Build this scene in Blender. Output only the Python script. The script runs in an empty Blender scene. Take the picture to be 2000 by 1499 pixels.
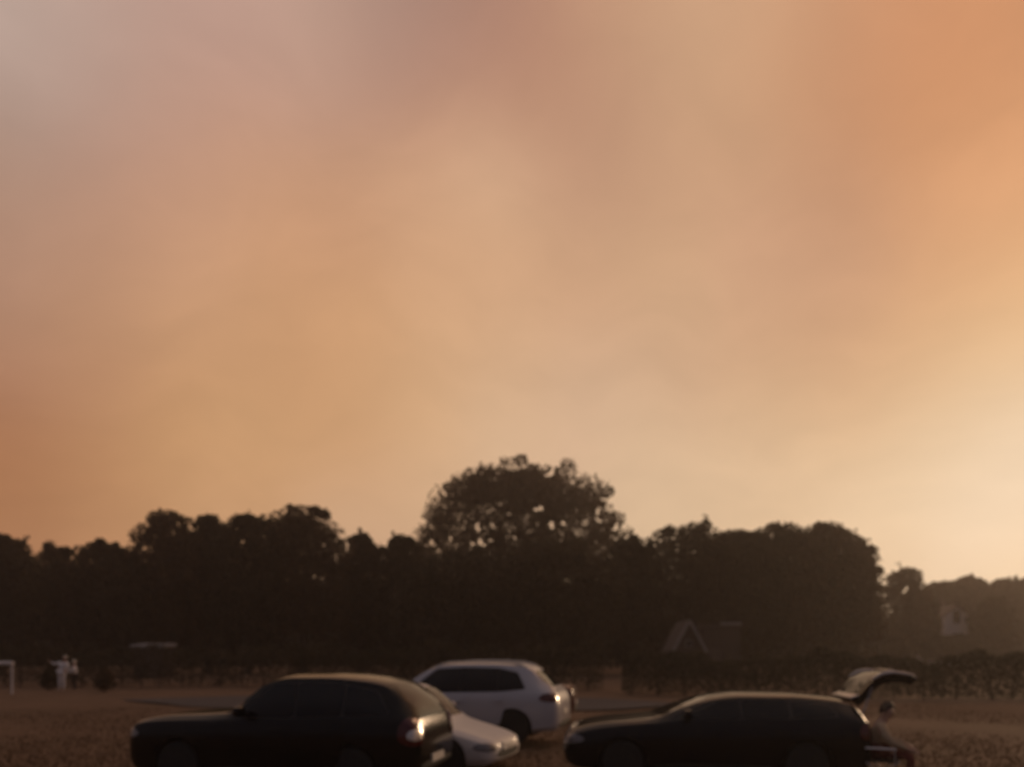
import bpy, bmesh, math, random
import numpy as np
from mathutils import Vector, Matrix
from mathutils.bvhtree import BVHTree

random.seed(7)
SC = bpy.context.scene
COL = SC.collection
R = math.radians
PI = math.pi

# ------------------------------------------------------------------ camera
cam_d = bpy.data.cameras.new('camera')
cam = bpy.data.objects.new('camera', cam_d)
COL.objects.link(cam)
cam.location = (0, 0, 2.1)
cam.rotation_euler = (R(90), 0, 0)
cam_d.lens = 26.0
cam_d.sensor_width = 36.0
cam_d.shift_y = 0.2577
cam_d.clip_start = 0.1
cam_d.clip_end = 2000
cam_d.dof.use_dof = True            # the photograph is soft: the lens is focused too near
cam_d.dof.focus_distance = 2.0
cam_d.dof.aperture_fstop = 1.8
SC.camera = cam

# ------------------------------------------------------------------ colour management
SC.view_settings.view_transform = 'Standard'
SC.view_settings.look = 'None'
SC.view_settings.gamma = 1.0
SC.view_settings.exposure = 0.0
SC.view_settings.use_curve_mapping = False
SC.cycles.max_bounces = 6
SC.cycles.volume_bounces = 1
SC.cycles.use_denoising = True

SUN_AZ, SUN_EL = 40.0, 8.0     # degrees right of the view direction, above the horizon


def lin(c):
    return tuple(((v / 255.0) / 12.92) if v / 255.0 <= 0.04045 else (((v / 255.0) + 0.055) / 1.055) ** 2.4 for v in c)


def azel(az, el):
    a, e = R(az), R(el)
    return Vector((math.sin(a) * math.cos(e), math.cos(a) * math.cos(e), math.sin(e)))


# ------------------------------------------------------------------ sky: smoke-veiled evening sky over a Nishita base
SKY = [  # azimuth, elevation (degrees) of smoke-cloud patches and their colour
]
_S = {
    20: [(30, 190, 168, 156), (200, 182, 156, 144), (350, 184, 152, 139), (500, 190, 155, 141), (620, 194, 162, 144), (740, 163, 134, 122), (880, 163, 131, 117), (1010, 173, 131, 113),
         (1180, 198, 152, 122), (1330, 205, 161, 128), (1480, 206, 160, 126), (1620, 200, 148, 113), (1780, 207, 146, 105), (1950, 205, 145, 104)],
    110: [(40, 184, 160, 148), (180, 186, 156, 142), (330, 189, 151, 135), (480, 192, 152, 136), (600, 192, 154, 136), (720, 170, 130, 114), (860, 168, 124, 107), (1000, 170, 123, 102),
          (1110, 188, 142, 116), (1250, 201, 157, 125), (1420, 206, 164, 129), (1550, 199, 147, 111), (1700, 203, 143, 104), (1900, 207, 144, 102)],
    200: [(80, 168, 142, 130), (220, 186, 150, 134), (400, 190, 149, 130), (560, 193, 150, 128), (720, 188, 143, 120), (880, 188, 142, 117), (1060, 170, 124, 101), (1180, 195, 150, 121),
          (1340, 205, 162, 128), (1480, 202, 156, 120), (1620, 197, 145, 109), (1800, 208, 147, 103), (1960, 213, 152, 108)],
    290: [(60, 168, 138, 121), (200, 184, 141, 121), (360, 188, 144, 121), (500, 196, 149, 119), (640, 193, 147, 116), (800, 202, 157, 124), (960, 212, 169, 136), (1100, 196, 152, 123),
          (1200, 177, 133, 109), (1330, 199, 155, 122), (1460, 200, 156, 123), (1640, 194, 144, 111), (1800, 210, 152, 110), (1960, 220, 160, 114)],
    390: [(60, 175, 138, 117), (180, 187, 143, 118), (330, 198, 151, 120), (500, 200, 152, 118), (650, 196, 148, 115), (800, 203, 157, 124), (970, 213, 171, 137), (1120, 202, 158, 126),
          (1260, 199, 157, 124), (1450, 201, 156, 124), (1620, 195, 147, 114), (1800, 212, 156, 114), (1960, 226, 167, 121)],
    500: [(40, 176, 135, 113), (200, 190, 144, 115), (380, 206, 157, 122), (540, 203, 153, 116), (700, 199, 150, 115), (860, 210, 163, 126), (1000, 210, 164, 127), (1130, 201, 158, 124),
          (1290, 206, 164, 128), (1480, 204, 158, 125), (1650, 200, 153, 121), (1820, 216, 164, 122), (1970, 229, 176, 127)],
    610: [(30, 172, 129, 103), (190, 193, 145, 110), (380, 205, 156, 118), (540, 203, 154, 113), (700, 206, 157, 115), (860, 212, 166, 127), (1010, 212, 168, 131), (1170, 207, 163, 129),
          (1330, 205, 165, 130), (1480, 208, 163, 128), (1620, 203, 156, 120), (1800, 217, 170, 128), (1970, 229, 184, 138)],
    720: [(30, 170, 122, 96), (190, 190, 140, 106), (380, 200, 151, 110), (560, 205, 155, 113), (720, 207, 159, 117), (860, 212, 168, 128), (1020, 215, 174, 137), (1170, 213, 175, 142),
          (1340, 209, 168, 134), (1500, 211, 170, 133), (1680, 214, 170, 131), (1850, 224, 182, 139), (1980, 231, 193, 149)],
    830: [(20, 166, 112, 78), (170, 180, 130, 92), (320, 198, 149, 105), (480, 202, 155, 111), (640, 204, 156, 112), (800, 210, 166, 124), (960, 216, 178, 142), (1130, 215, 178, 145),
          (1300, 215, 179, 144), (1480, 218, 180, 142), (1680, 221, 182, 142), (1850, 229, 194, 155), (1980, 239, 211, 178)],
    930: [(20, 168, 114, 77), (170, 188, 136, 95), (330, 198, 149, 105), (500, 205, 156, 112), (680, 207, 160, 119), (830, 214, 174, 137), (1000, 218, 181, 146), (1250, 217, 183, 148),
          (1450, 221, 187, 151), (1650, 226, 191, 153), (1830, 232, 201, 164), (1975, 240, 214, 183)],
    1020: [(20, 176, 122, 84), (200, 192, 140, 99), (450, 204, 156, 114), (700, 212, 171, 135), (1300, 221, 188, 152), (1500, 226, 192, 155), (1720, 235, 204, 168), (1960, 242, 215, 184)],
}
for y_, row in _S.items():
    for (x_, r_, g_, b_) in row:
        v = Vector(((x_ - 1000) / 1444.0, 1.0, (1265 - y_) / 1444.0)).normalized()
        SKY.append((v, lin((r_, g_, b_))))
for az, el, c in [  # the rest of the sky dome, away from the afterglow it dims to mauve grey
    (-52, 6, (160, 112, 82)), (-55, 28, (158, 128, 112)), (-80, 10, (126, 104, 98)), (-80, 40, (124, 112, 112)), (-115, 12, (86, 80, 88)), (-150, 14, (74, 71, 82)),
    (180, 14, (70, 68, 79)), (150, 14, (74, 70, 80)), (115, 12, (122, 104, 100)), (85, 10, (170, 134, 112)), (60, 8, (220, 180, 138)), (48, 4, (242, 214, 178)),
    (41, 3, (243, 216, 182)), (36, 2, (238, 210, 175)), (20, 1, (230, 198, 160)), (0, 1, (216, 180, 142)), (-20, 1, (206, 160, 120)), (-38, 1, (180, 126, 88)),
    (58, 32, (200, 146, 110)), (0, 62, (176, 148, 132)), (-60, 60, (150, 134, 128)), (60, 60, (176, 146, 130)), (0, 89, (140, 128, 126)), (180, 62, (104, 100, 108)),
    (120, 45, (124, 112, 114)), (-120, 45, (108, 104, 112)), (180, 38, (84, 82, 92)),
    (0, -30, (60, 48, 40)), (90, -30, (60, 48, 40)), (-90, -30, (50, 42, 38)), (180, -30, (45, 40, 38)), (0, -85, (50, 42, 38)),
]:
    SKY.append((azel(az, el), lin(c)))

world = bpy.data.worlds.new('World')
SC.world = world
world.use_nodes = True
nt = world.node_tree
nt.nodes.clear()
N = nt.nodes.new
L = nt.links.new


def wmath(op, a, b=None, c=None):
    n = N('ShaderNodeMath'); n.operation = op
    for i, v in enumerate((a, b, c)):
        if v is None:
            continue
        if isinstance(v, (int, float)):
            n.inputs[i].default_value = v
        else:
            L(v, n.inputs[i])
    return n.outputs[0]


def wvec(op, a, b=None, scale=None):
    n = N('ShaderNodeVectorMath'); n.operation = op
    for i, v in enumerate((a, b)):
        if v is None:
            continue
        if isinstance(v, (tuple, list, Vector)):
            n.inputs[i].default_value = tuple(v)
        else:
            L(v, n.inputs[i])
    if scale is not None:
        if isinstance(scale, (int, float)):
            n.inputs['Scale'].default_value = scale
        else:
            L(scale, n.inputs['Scale'])
    return n


tc = N('ShaderNodeTexCoord')
direction = wvec('NORMALIZE', tc.outputs['Generated']).outputs[0]
# billowing smoke: wander the lookup direction with two octaves of noise
n1 = N('ShaderNodeTexNoise'); n1.inputs['Scale'].default_value = 3.2; n1.inputs['Detail'].default_value = 3.0; n1.inputs['Roughness'].default_value = 0.45
L(direction, n1.inputs['Vector'])
off = wvec('SUBTRACT', n1.outputs['Color'], (0.5, 0.5, 0.5)).outputs[0]
off = wvec('SCALE', off, scale=0.075).outputs[0]
wdir = wvec('NORMALIZE', wvec('ADD', direction, off).outputs[0]).outputs[0]
acc_c, acc_w = None, None
K = 480.0
for v, c in SKY:
    d = wvec('DOT_PRODUCT', wdir, v).outputs['Value']
    kk = K if v.y > 0.62 and -0.05 < v.z < 0.72 else 60.0
    w = wmath('EXPONENT', wmath('MULTIPLY_ADD', d, kk, -kk))
    cw = wvec('SCALE', c, scale=w).outputs[0]
    acc_c = cw if acc_c is None else wvec('ADD', acc_c, cw).outputs[0]
    acc_w = w if acc_w is None else wmath('ADD', acc_w, w)
inv = wmath('DIVIDE', 1.0, wmath('MAXIMUM', acc_w, 1e-36))
smoke = wvec('SCALE', acc_c, scale=inv).outputs[0]
n2 = N('ShaderNodeTexNoise'); n2.inputs['Scale'].default_value = 4.2; n2.inputs['Detail'].default_value = 6.0; n2.inputs['Roughness'].default_value = 0.5
L(wvec('MULTIPLY', wvec('ADD', wdir, wvec('SCALE', off, scale=2.0).outputs[0]).outputs[0], (1.0, 1.0, 2.4)).outputs[0], n2.inputs['Vector'])
fluct = wmath('MULTIPLY_ADD', n2.outputs['Fac'], 0.20, 0.94)
n3 = N('ShaderNodeTexNoise'); n3.inputs['Scale'].default_value = 11.0; n3.inputs['Detail'].default_value = 5.0; n3.inputs['Roughness'].default_value = 0.55
L(wvec('MULTIPLY', wvec('ADD', wdir, wvec('SCALE', off, scale=3.0).outputs[0]).outputs[0], (1.0, 1.0, 2.0)).outputs[0], n3.inputs['Vector'])
fluct = wmath('MULTIPLY', fluct, wmath('MULTIPLY_ADD', n3.outputs['Fac'], 0.14, 0.93))
smoke = wvec('SCALE', smoke, scale=fluct).outputs[0]
bg_smoke = N('ShaderNodeBackground'); L(smoke, bg_smoke.inputs['Color']); bg_smoke.inputs['Strength'].default_value = 1.0
sky = N('ShaderNodeTexSky'); sky.sky_type = 'NISHITA'; sky.sun_disc = False
sky.sun_elevation = R(SUN_EL); sky.sun_rotation = R(SUN_AZ)
bg_sky = N('ShaderNodeBackground'); L(sky.outputs['Color'], bg_sky.inputs['Color']); bg_sky.inputs['Strength'].default_value = 0.05
mix = N('ShaderNodeMixShader'); mix.inputs['Fac'].default_value = 0.97
L(bg_sky.outputs[0], mix.inputs[1]); L(bg_smoke.outputs[0], mix.inputs[2])
out = N('ShaderNodeOutputWorld'); L(mix.outputs[0], out.inputs['Surface'])
world.cycles.sampling_method = 'MANUAL'
world.cycles.sample_map_resolution = 512

# ------------------------------------------------------------------ sun, low and veiled by smoke
sun_d = bpy.data.lights.new('sun', 'SUN')
sun_d.energy = 0.8
sun_d.angle = R(12)
sun_d.color = (1.0, 0.66, 0.40)
sun = bpy.data.objects.new('sun', sun_d)
COL.objects.link(sun)
sun.rotation_euler = (-azel(SUN_AZ, SUN_EL)).to_track_quat('-Z', 'Y').to_euler()

# ================================================================== helpers
def mat(name, color, rough=0.6, metal=0.0, coat=0.0, noise=0.0, nscale=8.0, bump=0.0, spec=0.5, color2=None):
    m = bpy.data.materials.new(name); m.use_nodes = True
    t = m.node_tree; b = t.nodes['Principled BSDF']
    b.inputs['Base Color'].default_value = (*color, 1)
    b.inputs['Roughness'].default_value = rough
    b.inputs['Metallic'].default_value = metal
    b.inputs['Specular IOR Level'].default_value = spec
    b.inputs['Coat Weight'].default_value = coat
    b.inputs['Coat Roughness'].default_value = 0.06
    if noise or bump or color2:
        tcn = t.nodes.new('ShaderNodeTexCoord')
        nn = t.nodes.new('ShaderNodeTexNoise'); nn.inputs['Scale'].default_value = nscale; nn.inputs['Detail'].default_value = 5
        t.links.new(tcn.outputs['Object'], nn.inputs['Vector'])
        rp = t.nodes.new('ShaderNodeValToRGB')
        c2 = color2 or tuple(v * (1 + noise) for v in color)
        c1 = color if color2 else tuple(v * (1 - noise) for v in color)
        rp.color_ramp.elements[0].position = 0.3; rp.color_ramp.elements[1].position = 0.7
        rp.color_ramp.elements[0].color = (*c1, 1); rp.color_ramp.elements[1].color = (*c2, 1)
        t.links.new(nn.outputs['Fac'], rp.inputs['Fac'])
        t.links.new(rp.outputs['Color'], b.inputs['Base Color'])
        if bump:
            bp = t.nodes.new('ShaderNodeBump'); bp.inputs['Strength'].default_value = bump; bp.inputs['Distance'].default_value = 0.02
            t.links.new(nn.outputs['Fac'], bp.inputs['Height']); t.links.new(bp.outputs['Normal'], b.inputs['Normal'])
    return m


M = dict(
    grass_ground=mat('grass_ground', (0.135, 0.089, 0.056), 0.9, noise=0.0, nscale=0.35, color2=(0.170, 0.109, 0.071), bump=0.05, spec=0.1),
    track=mat('track_gravel', (0.072, 0.066, 0.066), 0.9, nscale=3.0, color2=(0.10, 0.092, 0.092), bump=0.5, spec=0.15),
    blade=mat('grass_blade', (0.12, 0.08, 0.046), 0.8, nscale=0.6, color2=(0.155, 0.10, 0.06), spec=0.15),
    leaf=mat('leaf', (0.040, 0.036, 0.018), 0.7, nscale=0.8, color2=(0.075, 0.058, 0.030), spec=0.2),
    leaf2=mat('leaf_dark', (0.036, 0.034, 0.018), 0.7, nscale=0.9, color2=(0.062, 0.050, 0.026), spec=0.2),
    leaf3=mat('leaf_autumn', (0.055, 0.042, 0.020), 0.7, nscale=0.7, color2=(0.10, 0.062, 0.030), spec=0.2),
    bark=mat('bark', (0.06, 0.045, 0.034), 0.9, nscale=6, color2=(0.10, 0.08, 0.06), bump=0.6, spec=0.1),
    black_paint=mat('black_paint', (0.005, 0.0046, 0.0046), 0.16, coat=0.0, spec=0.3, noise=0.1, nscale=3),
    navy_paint=mat('dark_blue_paint', (0.006, 0.006, 0.0075), 0.18, coat=0.0, spec=0.3, noise=0.1, nscale=3),
    silver_paint=mat('silver_white_paint', (0.43, 0.43, 0.465), 0.32, coat=0.5, noise=0.03, nscale=2),
    white_paint=mat('white_paint', (0.60, 0.575, 0.555), 0.45, coat=0.1, noise=0.03, nscale=2),
    red_paint=mat('dark_red_paint', (0.09, 0.012, 0.010), 0.28, coat=0.6, noise=0.1, nscale=3),
    plastic=mat('black_plastic', (0.012, 0.012, 0.012), 0.6, noise=0.2, nscale=30),
    glass=mat('tinted_glass', (0.006, 0.006, 0.007), 0.04, noise=0.1, nscale=2, spec=0.3),
    chrome=mat('chrome', (0.62, 0.60, 0.58), 0.12, metal=1.0, noise=0.05, nscale=10),
    rail=mat('satin_rail', (0.45, 0.44, 0.43), 0.35, metal=0.8, noise=0.05, nscale=10),
    red_lens=mat('red_lens', (0.075, 0.007, 0.006), 0.12, noise=0.2, nscale=40, coat=0.5),
    clear_lens=mat('clear_lens', (0.78, 0.74, 0.70), 0.2, metal=0.7, noise=0.05, nscale=60, coat=0.6),
    lamp_glass=mat('lamp_glass', (0.16, 0.15, 0.15), 0.1, noise=0.3, nscale=30, coat=0.8),
    tyre=mat('tyre', (0.018, 0.017, 0.016), 0.85, noise=0.3, nscale=30, bump=0.3),
    rim=mat('alloy_rim', (0.30, 0.29, 0.28), 0.35, metal=0.8, noise=0.1, nscale=20),
    interior=mat('dark_carpet', (0.02, 0.018, 0.017), 0.95, noise=0.3, nscale=40),
    plate=mat('plate_white', (0.62, 0.60, 0.55), 0.5, noise=0.04, nscale=30),
    plate_y=mat('plate_yellow', (0.55, 0.42, 0.06), 0.5, noise=0.04, nscale=30),
    white_post=mat('white_post', (0.66, 0.64, 0.62), 0.5, noise=0.06, nscale=15),
    timber=mat('dark_timber', (0.05, 0.036, 0.028), 0.85, nscale=9, color2=(0.08, 0.058, 0.044), bump=0.3),
    pale_board=mat('pale_board', (0.22, 0.20, 0.19), 0.7, noise=0.15, nscale=12),
    pale_roof=mat('pale_roof_sheet', (0.30, 0.29, 0.29), 0.5, noise=0.15, nscale=6),
    tile=mat('roof_tile', (0.075, 0.058, 0.05), 0.85, nscale=10, color2=(0.12, 0.085, 0.07), bump=0.3),
    render=mat('pale_render', (0.66, 0.62, 0.58), 0.85, noise=0.1, nscale=4),
    skin=mat('skin', (0.42, 0.26, 0.19), 0.55, noise=0.08, nscale=30),
    white_cloth=mat('pale_cloth', (0.76, 0.75, 0.75), 0.9, noise=0.08, nscale=12, bump=0.2),
    tan_cloth=mat('tan_cloth', (0.36, 0.28, 0.19), 0.9, noise=0.12, nscale=14, bump=0.2),
    red_cloth=mat('dark_red_cloth', (0.11, 0.014, 0.012), 0.9, noise=0.15, nscale=14, bump=0.2),
    dark_cloth=mat('dark_cloth', (0.022, 0.020, 0.022), 0.9, noise=0.15, nscale=14, bump=0.2),
    brown_hair=mat('brown_hair', (0.05, 0.032, 0.02), 0.6, noise=0.3, nscale=50),
    grey_hair=mat('pale_hair', (0.62, 0.56, 0.46), 0.6, noise=0.2, nscale=50),
    shoe=mat('pale_shoe', (0.5, 0.46, 0.42), 0.7, noise=0.1, nscale=20),
    eye=mat('eye_dark', (0.02, 0.015, 0.012), 0.2, noise=0.1, nscale=20),
)
# thin leaves let some light through
for k in ('leaf', 'leaf2', 'leaf3', 'blade'):
    b = M[k].node_tree.nodes['Principled BSDF']
    b.inputs['Transmission Weight'].default_value = 0.0
    t = M[k].node_tree
    tr = t.nodes.new('ShaderNodeBsdfTranslucent')
    mx = t.nodes.new('ShaderNodeMixShader'); mx.inputs[0].default_value = 0.12 if k == 'leaf2' else 0.22
    o_ = [n for n in t.nodes if n.type == 'OUTPUT_MATERIAL'][0]
    src = [n for n in t.nodes if n.type == 'VALTORGB'][0]
    t.links.new(src.outputs['Color'], tr.inputs['Color'])
    t.links.new(b.outputs[0], mx.inputs[1]); t.links.new(tr.outputs[0], mx.inputs[2]); t.links.new(mx.outputs[0], o_.inputs['Surface'])


def tag(o, label=None, cat=None, group=None, kind=None):
    if label: o['label'] = label
    if cat: o['category'] = cat
    if group: o['group'] = group
    if kind: o['kind'] = kind
    return o


def empty(name, loc, rz=0.0):
    o = bpy.data.objects.new(name, None); COL.objects.link(o)
    o.location = loc; o.rotation_euler = (0, 0, rz); o.empty_display_size = 0.3
    return o


def smooth(me, angle=35):
    me.polygons.foreach_set('use_smooth', [True] * len(me.polygons))
    me.set_sharp_from_angle(angle=R(angle))


def obj(name, me, m, parent=None, sm=None):
    if isinstance(me, bmesh.types.BMesh):
        b = me; me = bpy.data.meshes.new(name); b.to_mesh(me); b.free()
    if m is not None and not me.materials:
        me.materials.append(m)
    if sm:
        smooth(me, sm)
    o = bpy.data.objects.new(name, me); COL.objects.link(o)
    if parent is not None: o.parent = parent
    return o


def pydata(name, v, f):
    me = bpy.data.meshes.new(name); me.from_pydata(v, [], f); me.update()
    return me


def add_box(bm, c, s, bev=0.0, rot=None):
    r = bmesh.ops.create_cube(bm, size=1.0)
    vs = r['verts']
    for v in vs:
        v.co = Vector((v.co.x * s[0], v.co.y * s[1], v.co.z * s[2]))
    if bev:
        es = list({e for v in vs for e in v.link_edges})
        rr = bmesh.ops.bevel(bm, geom=es, offset=bev, segments=2, affect='EDGES', profile=0.5)
        vs = list({v for f in rr['faces'] for v in f.verts} | {v for v in vs if v.is_valid})
    for v in vs:
        p = v.co
        if rot is not None: p = rot @ p
        v.co = p + Vector(c)


def box(c, s, bev=0.0, rot=None):
    bm = bmesh.new(); add_box(bm, c, s, bev, rot); return bm


def add_tube(bm, pts, rad, seg=8, cap=True):
    pts = [Vector(p) for p in pts]
    rads = rad if isinstance(rad, (list, tuple)) else [rad] * len(pts)
    rings = []
    for i, p in enumerate(pts):
        d = (pts[min(i + 1, len(pts) - 1)] - pts[max(i - 1, 0)]).normalized()
        a = d.orthogonal().normalized() if i == 0 else (pa - d * pa.dot(d)).normalized()
        pa = a
        bb = d.cross(a)
        rings.append([bm.verts.new(p + (a * math.cos(2 * PI * k / seg) + bb * math.sin(2 * PI * k / seg)) * rads[i]) for k in range(seg)])
    for i in range(len(rings) - 1):
        for k in range(seg):
            bm.faces.new((rings[i][k], rings[i][(k + 1) % seg], rings[i + 1][(k + 1) % seg], rings[i + 1][k]))
    if cap:
        bm.faces.new(list(reversed(rings[0]))); bm.faces.new(rings[-1])


def tube(pts, rad, seg=8):
    bm = bmesh.new(); add_tube(bm, pts, rad, seg); return bm


def lathe(profile, seg=28, axis='y'):
    """profile of (radius, offset along the axis)"""
    bm = bmesh.new(); rings = []
    for r, t in profile:
        ring = []
        for k in range(seg):
            a = 2 * PI * k / seg
            ring.append(bm.verts.new((r * math.cos(a), t, r * math.sin(a)) if axis == 'y' else (r * math.cos(a), r * math.sin(a), t)))
        rings.append(ring)
    for i in range(len(rings) - 1):
        for k in range(seg):
            bm.faces.new((rings[i][k], rings[i][(k + 1) % seg], rings[i + 1][(k + 1) % seg], rings[i + 1][k]))
    bm.faces.new(rings[0]); bm.faces.new(list(reversed(rings[-1])))
    bmesh.ops.recalc_face_normals(bm, faces=bm.faces)
    return bm


# ================================================================== ground
def ground_sheet():
    n = 90
    xs = np.concatenate([np.linspace(-155, -30, 16), np.linspace(-28, 28, 58), np.linspace(30, 155, 16)])
    ys = np.concatenate([np.linspace(-95, 4, 14), np.linspace(5, 60, 56), np.linspace(63, 215, 20)])
    rg = np.random.default_rng(3)
    v = []
    for y in ys:
        for x in xs:
            z = 0.02 * math.sin(x * 0.7 + 1.3 * math.sin(y * 0.31)) + 0.015 * math.sin(y * 0.9 + x * 0.23) - 0.03
            v.append((x, y, z))
    nx = len(xs); f = []
    for j in range(len(ys) - 1):
        for i in range(nx - 1):
            f.append((j * nx + i, j * nx + i + 1, (j + 1) * nx + i + 1, (j + 1) * nx + i))
    return pydata('ground', v, f)


g = obj('ground', ground_sheet(), M['grass_ground'], sm=60)
tag(g, kind='structure')

# a pale gravel track that crosses the field behind the cars
v, f = [], []
xs = np.linspace(-15.5, 6.5, 50)
for i, x in enumerate(xs):
    yc = 28.2 - 0.10 * (x + 6) + 0.5 * math.sin(x * 0.35)
    taper = min(1.0, (x + 15.5) / 4.0 + 0.05, (6.6 - x) / 3.0 + 0.02)
    hw = (2.9 + 0.25 * math.sin(x * 1.1)) * taper
    v += [(x, yc - hw, 0.012), (x, yc, 0.03), (x, yc + hw, 0.012)]
    if i:
        a = 3 * (i - 1)
        f += [(a, a + 3, a + 4, a + 1), (a + 1, a + 4, a + 5, a + 2)]
tk = obj('track', pydata('track', v, f), M['track'], sm=60)
tag(tk, kind='structure')


# ================================================================== foliage
def quads_mesh(name, P, size, rg, flat=0.0):
    """one leaf clump quad per point, each turned its own way"""
    n = len(P)
    nrm = rg.normal(size=(n, 3)); nrm[:, 2] += flat
    nrm /= np.linalg.norm(nrm, axis=1)[:, None]
    a = np.cross(nrm, rg.normal(size=(n, 3))); a /= np.linalg.norm(a, axis=1)[:, None]
    b = np.cross(nrm, a)
    s = size * rg.uniform(0.55, 1.25, (n, 1))
    la, lb = a * s * 0.5, b * s * 0.36
    V = np.empty((n, 4, 3))
    V[:, 0] = P - la; V[:, 1] = P - lb * 1.0 + la * 0.05; V[:, 2] = P + la; V[:, 3] = P + lb
    V = V.reshape(-1, 3)
    me = bpy.data.meshes.new(name)
    me.vertices.add(4 * n); me.vertices.foreach_set('co', V.ravel())
    me.loops.add(4 * n); me.loops.foreach_set('vertex_index', np.arange(4 * n, dtype=np.int32))
    me.polygons.add(n); me.polygons.foreach_set('loop_start', np.arange(0, 4 * n, 4, dtype=np.int32))
    me.polygons.foreach_set('loop_total', np.full(n, 4, dtype=np.int32))
    me.update(calc_edges=True)
    return me


def sphere_pts(n, rg, hollow=0.55):
    d = rg.normal(size=(n, 3)); d /= np.linalg.norm(d, axis=1)[:, None]
    return d * (rg.uniform(hollow ** 3, 1, (n, 1)) ** (1 / 3.0))


def tree(label, px, top, w, Y, seed, z0=1.0, leaf=0.32, n=9000, mk='leaf', lumps=60, lump_r=0.17, sprigs=14, gaps=(), skew=0.0, widen=1.5, dome=2.6, drop=0.26, rimp=2.1, fill=1.3, fill0=0.2, name='broadleaf_tree', group='trees along the far side of the field',
         cat='tree', square=0.55, depth=None):
    """px, top, w: where its crown stands against the sky when seen from the camera spot; Y metres away"""
    rg = np.random.default_rng(seed)
    X = (px - 1000) / 1444.0 * Y
    H = 2.1 + (1265 - top) / 1444.0 * Y
    W = w / 1444.0 * Y
    D = depth or max(W * 0.8, 3.0)
    root = empty(name, (X, Y, 0))
    tag(root, label, cat, group)
    zc, hz = (H + z0) / 2, (H - z0) / 2
    r = max(lump_r * min(W, 2 * hz) , 0.4)
    cs = []
    # lumps: over the shell of a squarish ellipsoid
    W *= widen
    while len(cs) < lumps:
        q = rg.uniform(0, 1) ** 0.85
        hw = max(W / 2 - r * 0.75, 0.1) * max(1 - q ** dome, 0.0) ** 0.5
        hd = max(D / 2 - r, 0.1) * max(1 - q ** dome, 0.0) ** 0.5
        a_ = rg.uniform(0, 2 * PI); k = rg.uniform(0.15, 1.0) ** 0.6
        c = np.array([hw * k * math.cos(a_) + skew * q, hd * k * math.sin(a_), z0 + r * 0.5 + q * (H - z0 - r * 1.45)])
        cs.append((c, r * rg.uniform(0.65, 1.15)))
    nr = max(5, int(W / (r * 0.8)))
    for k in range(nr):
        fx = -1 + 2 * (k + 0.5 + rg.uniform(-.3, .3)) / nr
        zr = H - (H - z0) * drop * abs(fx) ** rimp
        rr = r * rg.uniform(0.35, 0.95)
        for yy_ in (rg.uniform(-.3, 0.0), rg.uniform(0.0, 0.3)):
            cs.append((np.array([fx * (W / 2 - rr * .6), yy_ * D, zr - rr * rg.uniform(0.95, 1.35)]), rr))
    per = n // len(cs)
    P = []
    for c, rr in cs:
        P.append(c + sphere_pts(per, rg) * rr * np.array([1.1, 1.0, 0.9]))
    # leaves that fill the inside of the crown
    nf = int(n * fill)
    fx = rg.uniform(-1, 1, nf); fy = rg.uniform(-.5, .5, nf)
    zt_ = H - (H - z0) * drop * np.abs(fx) ** rimp - r * 0.9
    zb_ = z0 + (H - z0) * fill0
    fz = zb_ + rg.uniform(0, 1, nf) * np.maximum(zt_ - zb_, 0)
    P.append(np.stack([fx * (W / 2 - r * .5), fy * D, fz], 1)[zt_ > zb_])
    P = np.concatenate(P)
    # short twigs of leaves standing out of the outline
    ex = []
    for _ in range(sprigs):
        c, rr = cs[rg.integers(len(cs))]
        d = np.array([rg.normal(), rg.normal() * .5, abs(rg.normal()) + .25]); d /= np.linalg.norm(d)
        base = c + d * rr * 0.45
        ln = rr * 0.5 + rg.uniform(0.1, 0.55)
        m_ = 14
        ex.append(base + d * np.linspace(0, ln, m_)[:, None] + rg.normal(size=(m_, 3)) * 0.08)
    if ex: P = np.concatenate([P] + ex)
    P = P[P[:, 2] > 0.15]
    # see-through openings, real holes that run through the crown
    for gx, gz, gr in gaps:
        cxp = (gx - 1000) / 1444.0 * Y - X; czp = 2.1 + (1265 - gz) / 1444.0 * Y; grr = gr / 1444.0 * Y
        ax = P[:, 0] - cxp - P[:, 1] * (cxp + X) / Y; az_ = P[:, 2] - czp - P[:, 1] * (czp - 2.1) / Y
        th = np.arctan2(az_, ax); p1, p2, p3 = rg.uniform(0, 6.28, 3)
        rad = 0.62 * grr * (1 + 0.45 * np.sin(2 * th + p1) + 0.3 * np.sin(3 * th + p2) + 0.2 * np.sin(5 * th + p3)) * rg.uniform(0.8, 1.12, len(P))
        keep = (ax ** 2 + az_ ** 2 > rad ** 2) | (rg.uniform(0, 1, len(P)) < 0.02)
        P = P[keep]
    obj('crown', quads_mesh('crown', P, leaf, rg), M[mk], root)
    bm = bmesh.new()
    tr = max(0.12, 0.022 * H)
    fork = z0 + (H - z0) * 0.28
    add_tube(bm, [(0, 0, -0.1), (0.05, 0, 0.3), (0.03 * H * rg.uniform(-.5, .5), 0, fork * 0.6), (0, 0, fork), (0, 0, H * 0.62)], [tr * 1.5, tr * 1.1, tr, tr * 0.85, tr * 0.3], 9)
    for i in rg.choice(len(cs), min(9, len(cs)), replace=False):
        c, rr = cs[i]
        s0 = Vector((0, 0, fork * rg.uniform(0.75, 1.15)))
        e = Vector(c); mid = (s0 + e) / 2 + Vector((0, 0, 0.12 * (e - s0).length))
        add_tube(bm, [s0, mid, e], [tr * 0.5, tr * 0.3, tr * 0.08], 6)
    obj('trunk', bm, M['bark'], root, sm=50)
    return root


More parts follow.
